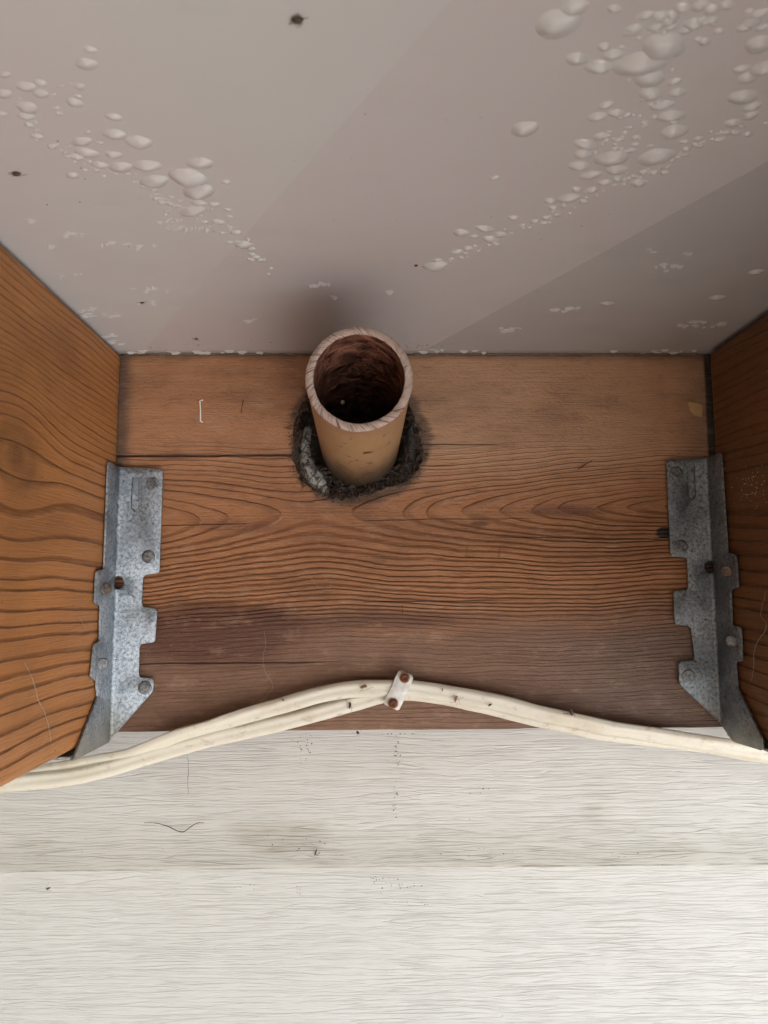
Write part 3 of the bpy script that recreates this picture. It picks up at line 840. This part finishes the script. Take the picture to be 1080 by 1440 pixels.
for pc in (ca, cb):
    p = pc+Vector((0, -.0116, 0))
    V, F = lathe([(.0023, -.0002), (.0031, .0002), (.0031, .0004), (.0026, .0006)], 20)
    rr2 = link('rust_ring', mesh(V, F, M['rust'], True), clip, p, (R(90), 0, 0))
    V, F = lathe([(.0022, .0), (.0024, .0012), (.0019, .0015), (.0008, .0011)], 18)
    link('nail', mesh(V, F, M['rustdark'], True), clip, p+Vector((0, -.0003, 0)), (R(90), 0, 0))
    # shank reaching the board
    V, F = tube([p, p+Vector((0, .014, 0))], .0012, 8); build('nail_shank', V, F, M['rustdark'], clip, True)

# ================================================================ paint blisters on the ceiling
blist = """784 36 58;807 13 36;811 84 27;843 95 36;862 78 27;850 67 18;900 91 62;933 67 58;913 113 40;915 133 31;948 116 20;952 131 22;931 149 30;944 164 36;947 187 36;738 183 36;695 251 15;852 149 20;840 165 25;867 160 22;824 204 33;844 193 20;820 218 25;815 234 30;860 224 45;831 247 27;867 240 30;851 257 20;869 253 16;898 258 22;923 222 45;964 200 15;962 218 15;1067 64 36;1077 96 40;1044 98 22;1051 111 25;1044 138 40;1058 151 22;1055 164 20;1031 174 22;1022 9 20;774 283 18;800 279 27;811 267 17;832 268 17;778 293 14;682 322 25;722 307 16;689 336 20;703 331 18;648 328 22;658 350 15;642 354 16;667 333 13;612 374 32;734 318 10;752 312 12;854 427 18;1063 383 20;1009 419 22;960 12 24;985 10 22;975 35 26;1000 30 18;940 30 24;1068 20 24;1072 40 18;990 60 18
122 90 30;127 70 20;112 122 18;105 145 24;7 105 20;5 132 25;37 122 30;57 132 25;57 117 20;39 152 30;37 164 26;41 176 16;2 160 18;52 192 20;74 206 18;160 165 25;161 189 34;115 199 30;122 215 34;107 221 18;195 200 36;160 218 26;141 201 12;170 235 32;140 232 22;207 233 40;217 255 42;281 230 38;265 250 50;280 270 48;280 285 22;272 297 38;302 287 18;227 286 14;246 290 13;307 312 20;287 312 14;332 327 18;342 345 24;318 256 16;367 366 14;355 359 10;381 378 8;322 305 12;320 295 14;102 247 20"""
BL = [tuple(map(float, s.split())) for s in blist.replace('\n', ';').split(';')]
def along(px, n, spread, s0, s1):
    for _ in range(n):
        t = random.random()*(len(px)-1); i = min(int(t), len(px)-2); t -= i
        x = px[i][0]*(1-t)+px[i+1][0]*t+random.gauss(0, spread); y = px[i][1]*(1-t)+px[i+1][1]*t+random.gauss(0, spread*.55)
        BL.append((x, y, random.uniform(s0, s1)))
along([(620, 372), (700, 338), (780, 300), (860, 262), (930, 235), (1000, 195), (1080, 170)], 46, 7, 6, 14)
along([(830, 190), (880, 215), (960, 190), (1040, 185)], 18, 18, 6, 15)
along([(870, 20), (930, 40), (1000, 40), (1080, 30)], 30, 20, 10, 24)
along([(20, 150), (60, 190), (120, 230), (180, 245), (240, 290), (300, 315), (345, 350), (380, 378)], 50, 7, 6, 14)
along([(220, 270), (300, 310)], 14, 12, 6, 13)
along([(10, 120), (90, 130), (110, 200)], 10, 14, 7, 16)
along([(620, 372), (700, 338), (780, 300), (860, 262), (930, 235), (1000, 195), (1080, 170)], 60, 8, 4, 9)
along([(20, 150), (60, 190), (120, 230), (180, 245), (240, 290), (300, 315), (345, 350), (380, 378)], 70, 9, 4, 9)
along([(900, 60), (900, 150), (860, 230)], 40, 22, 5, 12)
def blister_mesh(seed, mat):
    nr, nu = 7, 20; V = [(0, 0, -1.)]; F = []
    for j in range(1, nr+1):
        r = j/nr
        for i in range(nu):
            a = 2*math.pi*i/nu
            sh = 1+.18*noise.noise((math.cos(a)*1.1, math.sin(a)*1.1, seed))
            h = -(1-r*r)**1.1 if r < 1 else .03
            h *= 1+.22*noise.noise((r*1.5*math.cos(a), r*1.5*math.sin(a), seed+3))-.22*noise.noise((0, 0, seed+3))
            V.append((math.cos(a)*r*sh, math.sin(a)*r*sh, h))
    for i in range(nu): F.append((0, 1+i, 1+(i+1) % nu))
    for j in range(nr-1):
        for i in range(nu): F.append((1+j*nu+i, 1+(j+1)*nu+i, 1+(j+1)*nu+(i+1) % nu, 1+j*nu+(i+1) % nu))
    return mesh(V, F, mat, True)
M['blis'] = ceiling_mat('glossy_blistered_paint', (.47, .464, .455), (.47, .446, .442), 1.)
M['blis'].node_tree.nodes['Principled BSDF'].inputs['Coat Weight'].default_value = 1.0; M['blis'].node_tree.nodes['Principled BSDF'].inputs['Coat Roughness'].default_value = .10
BM = {(k, s): blister_mesh(s*3.1, M['blis']) for k in ('ceil1', 'ceil2', 'ceil3') for s in range(6)}
BL = sorted(BL, key=lambda b: -b[2])
TINY = ([], [])                  # the smallest ones, joined
placed = []
for (px, py, w) in BL:
    p = at(px, py, 2, CZ)
    k = 'ceil1' if p.x < sa(p.y) else ('ceil2' if p.x < sb(p.y) else 'ceil3')
    dist = (p-CAM).length
    wx = w/FPX*(p-CAM).dot(fw)/2*1.10
    z = ceil_z(p.x, p.y)
    if len(placed) >= 285:
        me = BM[('ceil1', random.randrange(6))]; b0 = len(TINY[0]); sy_, sz_ = random.uniform(.6, .9), random.uniform(.36, .52)
        for q in me.vertices: TINY[0].append((p.x+q.co.x*wx, p.y+q.co.y*wx*sy_, z+q.co.z*wx*sz_))
        for q in me.polygons: TINY[1].append(tuple(b0+i for i in q.vertices))
        continue
    placed.append(1)
    o = bpy.data.objects.new('blister', BM[(k, random.randrange(6))]); COL.objects.link(o)
    o.parent = ceiling
    o.location = (p.x, p.y, z); o.scale = (wx*1.05, wx*random.uniform(.6, .9), wx*random.uniform(.28, .40)); o.rotation_euler = (0, 0, random.uniform(-.5, .5))
o = build('tiny_blisters', TINY[0], TINY[1], M['blis'], ceiling, True); o['kind'] = 'stuff'
# lifted flakes of paint near the wall
V, F = [], []
def flake(p, L, w):
    b = len(V); a = random.gauss(0, .15); c, s = math.cos(a), math.sin(a)
    z = ceil_z(p.x, p.y)
    prof = [(-1, 0, .0), (-.4, -.9, .02), (.3, -1, .02), (1, .2, -.5), (.4, 1., -1.5), (-.4, .9, -1.7)]
    for u, v_, h in prof:
        V.append((p.x+(u*c-v_*s)*L, p.y+(u*s+v_*c)*w, z+h*w*.9+.0001))
    V.append((p.x, p.y, z-w*.5))
    for i in range(6): F.append((b+i, b+(i+1) % 6, b+6)); F.append((b+6, b+(i+1) % 6, b+i))
for cx, cy, sx, n in ((105, 329, 22, 7), (190, 345, 26, 9), (150, 342, 8, 3), (45, 311, 10, 3), (65, 345, 12, 3), (98, 386, 14, 4), (215, 405, 26, 7), (213, 425, 20, 6), (118, 434, 20, 8), (130, 442, 26, 8), (160, 446, 10, 3),
                      (448, 400, 16, 7), (468, 418, 8, 2), (355, 450, 12, 3), (150, 470, 10, 5), (155, 480, 14, 5), (205, 496, 40, 10), (330, 497, 90, 22), (640, 494, 60, 10), (800, 432, 24, 6), (790, 436, 12, 3), (940, 375, 26, 5),
                      (930, 372, 10, 2), (712, 464, 18, 8), (985, 452, 22, 9), (985, 459, 26, 8), (918, 350, 4, 2), (968, 355, 4, 2), (930, 495, 50, 9), (260, 318, 34, 12), (235, 310, 20, 6), (300, 322, 30, 6), (545, 413, 6, 2)):
    for _ in range(n):
        px = cx+random.gauss(0, sx*.6); py = min(cy+random.gauss(0, 1.8), 498)
        p = at(px, py, 2, CZ)
        if p.y > -.001: continue
        dd = (p-CAM).dot(fw)
        flake(p, random.uniform(2, 8)/FPX*dd*(1.3 if cy > 440 else 1), random.uniform(.0004, .0011))
o = build('paint_flakes', V, F, M['chip'], ceiling); o['kind'] = 'stuff'
# ragged bead of old caulk in the joint between ceiling and board
V, F = [], []
for x0, x1 in ((-.181, -.068), (.000, .181)):
    n = int((x1-x0)/.003); pth = [Vector((x0+(x1-x0)*i/n, -.0006+noise.noise((i*.7, 1, x0))*.0005, -.0003+noise.noise((i*.9, 7, x0))*.0005)) for i in range(n+1)]
    tube(pth, lambda t: .0006+.0004*noise.noise((t*60, 2, x0)), 6, V, F)
o = build('caulk_bead', V, F, flat('dirty_caulk', (.16, .12, .09), .8, var=.6, sc=500.), ceiling, True)

# ================================================================ small things
def thread(name, label, cat, pts, axis, v, mat, r=.00018, jag=.0004, n=6):
    P = catmull([at(a, b, axis, v) for a, b in pts], n)
    P = [p+Vector((noise.noise(p*400), noise.noise(p*400+Vector((3, 3, 3)))*.5, noise.noise(p*400+Vector((7, 1, 3)))))*jag for p in P]
    r *= .62 if mat is M['web'] else .85
    V, F = tube(P, lambda t: r*(.55+.45*math.sin(math.pi*t)+.35*noise.noise((t*40, r*1e4, 1))), 4)
    return tag(build(name, V, F, mat, None, True, P[0]), label, cat)
thread('plant_fibre', 'dark bent fibre lying across the upper siding plank on the left', 'fibre', [(203, 1157), (222, 1158), (240, 1164), (256, 1170), (268, 1163), (278, 1157), (287, 1157)], 1, SY-.0004, M['hair'], .00032)
thread('hair', 'thin vertical dark hair on the siding below the cables, left', 'hair', [(263, 1062), (265, 1080), (264, 1100), (265, 1118)], 1, SY-.0004, M['hair'], .00016)
thread('web_thread', 'long pale web thread hanging down the board left of centre', 'thread', [(371, 886), (374, 905), (370, 925), (373, 945), (382, 958), (383, 968), (372, 982), (362, 992)], 1, -.0008, M['web'], .00014)
thread('web_thread', 'looped pale thread on the grain left of the middle', 'thread', [(420, 795), (437, 812), (448, 826), (462, 828), (465, 820), (455, 813), (443, 812)], 1, -.0008, M['web'], .00013)
thread('web_thread', 'faint slanting pale scratch-like thread right of the white staple', 'thread', [(297, 575), (315, 583), (338, 590), (366, 596)], 1, -.0006, M['web'], .00018)
thread('twig', 'tiny brown twig stuck in a wisp of web, right of the pipe', 'twig', [(811, 661), (820, 655), (832, 648)], 1, -.0012, M['rustdark'], .0004)
thread('web_thread', 'wispy web around the tiny twig on the board', 'thread', [(786, 637), (803, 641), (818, 640), (824, 630), (828, 642), (834, 650), (840, 656)], 1, -.0012, M['web'], .00012)
thread('web_thread', 'straight web strand running from the hole to the right', 'thread', [(548, 661), (575, 673), (610, 681), (672, 688)], 1, -.002, M['web'], .00012, .0001)
thread('web_thread', 'curly web strand on the right edge of the hole', 'thread', [(578, 598), (583, 612), (590, 606), (584, 596), (590, 590)], 1, -.001, M['web'], .00012)
thread('web_thread', 'jagged whitish thread down the lower left joist', 'thread', [(34, 932), (46, 956), (54, 985), (64, 1005), (70, 1028), (72, 1045)], 0, -WX+.0006, M['web'], .00022)
thread('web_thread', 'short whitish thread on the left joist near its bracket', 'thread', [(110, 866), (117, 878), (121, 884)], 0, -WX+.0006, M['web'], .00018)
thread('web_thread', 'pale curly thread hanging on the lower right joist', 'thread', [(1078, 830), (1070, 865), (1078, 880), (1062, 910), (1060, 935), (1056, 958)], 0, WX+.0000, M['web'], .00022)
thread('hair', 'thin dark hair stuck to the pipe\'s right side', 'hair', [(582, 522), (590, 531), (602, 531)], 1, -.001, M['hair'], .00012)
def insect(px, py, axis, v, size, label, mat, legs=6, body=(1, .35, .3)):
    p = at(px, py, axis, v); a = random.uniform(0, 3)
    if axis == 1: e1, e2, nn = Vector((math.cos(a), 0, math.sin(a))), Vector((-math.sin(a), 0, math.cos(a))), Vector((0, -1, 0))
    else: e1, e2, nn = Vector((1, 0, 0)), Vector((0, 1, 0)), Vector((0, 0, -1))
    v0, F = lump(0, 0, 0, size*body[0]*.5, size*body[1]*.5, size*body[2]*.5, px, 10, 6, .25)
    V = [tuple(p+e1*q[0]+e2*q[1]+nn*(q[2]+size*.12)) for q in v0]
    for k in range(legs):
        s = 1 if k % 2 else -1; o_ = (k//2-1)*.22*size
        b = p+e1*o_+nn*size*.12; kn_ = b+e2*s*size*random.uniform(.1, .5)+nn*size*.2+e1*random.gauss(0, .35)*size
        ft = kn_+e2*s*size*random.uniform(-.2, .6)-nn*size*.25+e1*random.gauss(0, .5)*size
        tube([b, kn_, ft], size*.022, 3, V, F)
    return tag(build('dead_insect', V, F, mat, None, True, p), label, 'insect')
insect(511, 966, 1, -.0108, .0042, 'dried brown insect husk on the cables just left of the strap', M['buglight'])
insect(492, 992, 1, -.0068, .0040, 'small dark crumpled husk on the lower cable left of the strap', M['bug'])
insect(641, 983, 1, -.0112, .0040, 'reddish husk on the cables right of the strap', M['buglight'])
insect(622, 970, 1, -.0108, .0020, 'tiny curled husk on the cables nearest right of the strap', M['buglight'], 2)
insect(689, 991, 1, -.0125, .0028, 'small red-brown husk on the cables, midway to the right bracket', M['rustdark'], 3)
insect(803, 1000, 1, -.0135, .0055, 'leggy grey insect remains on top of the cables at the right', M['bug'], 8)
insect(398, 984, 1, -.012, .0032, 'little bent leg fragment on the upper cable, left', M['bug'], 3, (.6, .2, .2))
insect(418, 26, 2, CZ-.0002, .0034, 'dark blurry insect on the ceiling at the top of the picture', M['bug'], 6, (1, .6, .5))
insect(23, 243, 2, CZ-.0002, .0032, 'brown beetle-like insect on the ceiling at the far left', M['bug'], 4, (1, .55, .5))
insect(276, 476, 2, CZ-.0002, .0030, 'small brown bug on the ceiling by the joint, left of the pipe', M['buglight'], 4, (.8, .6, .5))
insect(200, 425, 2, CZ-.0002, .0024, 'small black speck-like bug among the paint flakes on the left', M['bug'], 6)
insect(585, 373, 2, CZ-.0002, .0018, 'tiny dark bug on the middle of the ceiling above the pipe', M['bug'], 2, (1, .6, .5))
insect(503, 1030, 1, SY-.004, .0030, 'dark crumb hanging at the lower edge of the board', M['bug'], 4, (.6, .8, .6))
insect(68, 1249, 1, SY+.002, .0032, 'tiny winged insect on the lower siding plank at the left', M['bug'], 4)
insect(444, 1198, 1, SY-.0004, .0040, 'thin black curled insect on the siding lap left of centre', M['bug'], 5, (1, .25, .25))

# dirt specks: mould and fly marks on the siding
V, F = [], []
def speck(px, py, s, axis=1, v=SY-.0002):
    p = at(px, py, axis, v); b = len(V); n = 6; a0 = random.random()*6
    st = random.uniform(.5, 1)
    for h, k in ((0, 1.), (-.00018, .7)):
        for i in range(n):
            a = a0+2*math.pi*i/n; r = s*k*random.uniform(.7, 1.2)
            d = (r*math.cos(a), h, r*math.sin(a)*st) if axis == 1 else ((r*math.cos(a), r*math.sin(a)*st, h) if axis == 2 else (-h if p.x < 0 else h, r*math.cos(a), r*math.sin(a)*st))
            V.append((p.x+d[0], p.y+d[1], p.z+d[2]))
    for i in range(n): F.append((b+i, b+(i+1) % n, b+n+(i+1) % n, b+n+i))
    F.append(tuple(b+n+i for i in range(n)))
for (cx, cy, sx, sy, n, s) in ((430, 1050, 16, 18, 26, .0004), (557, 1060, 6, 22, 22, .0005), (556, 1120, 4, 35, 14, .0004), (566, 1030, 30, 4, 16, .0004), (678, 1110, 12, 12, 8, .0004), (410, 1185, 30, 12, 16, .0004), (560, 1245, 22, 8, 18, .0004),
                               (590, 1268, 16, 8, 8, .0004), (530, 1235, 8, 12, 10, .0004), (660, 1205, 60, 8, 10, .0004), (420, 1250, 3, 14, 8, .00035), (345, 1245, 22, 6, 8, .0003), (880, 1205, 30, 5, 10, .0004), (700, 1200, 300, 60, 30, .00025), (250, 1180, 150, 60, 20, .00025), (540, 1330, 320, 70, 20, .0002)):
    for _ in range(n): speck(random.gauss(cx, sx*.6), min(1216, max(1032, random.gauss(cy, sy*.6))) if cy < 1222 else max(1232, random.gauss(cy, sy*.6)), s*random.uniform(.4, 1.3), v=SY+(.0006 if cy < 1222 else .0035))
tag(build('dirt_specks', V, F, M['hair'], None, loc=(0, SY, -.26)), 'black dirt and mould specks scattered over the siding', 'dirt', kind='stuff')
V, F = [], []
for (cx, cy, sx, sy, n, s) in ((505, 485, 150, 6, 16, .0005), (590, 487, 22, 4, 8, .0007), (250, 486, 60, 5, 8, .0005), (95, 240, 60, 60, 6, .0003), (545, 300, 300, 150, 16, .00025)):
    for _ in range(n): speck(random.gauss(cx, sx*.6), min(495, random.gauss(cy, sy*.6)), s*random.uniform(.4, 1.2), 2, CZ-.0001)
tag(build('dirt_specks', V, F, M['bug'], None, loc=(0, -.02, 0)), 'brown dirt specks on the ceiling, mostly along its joint with the board', 'dirt', kind='stuff')
V, F = [], []
for i in range(60): speck(random.gauss(1058, 12), random.gauss(682, 14), random.uniform(.00018, .00045), 0, WX+.0004)
tag(build('dust_specks', V, F, M['chip'], None, loc=(WX, -.06, -.08)), 'white dust specks on the dark right joist above its bracket tab', 'dust', kind='stuff')
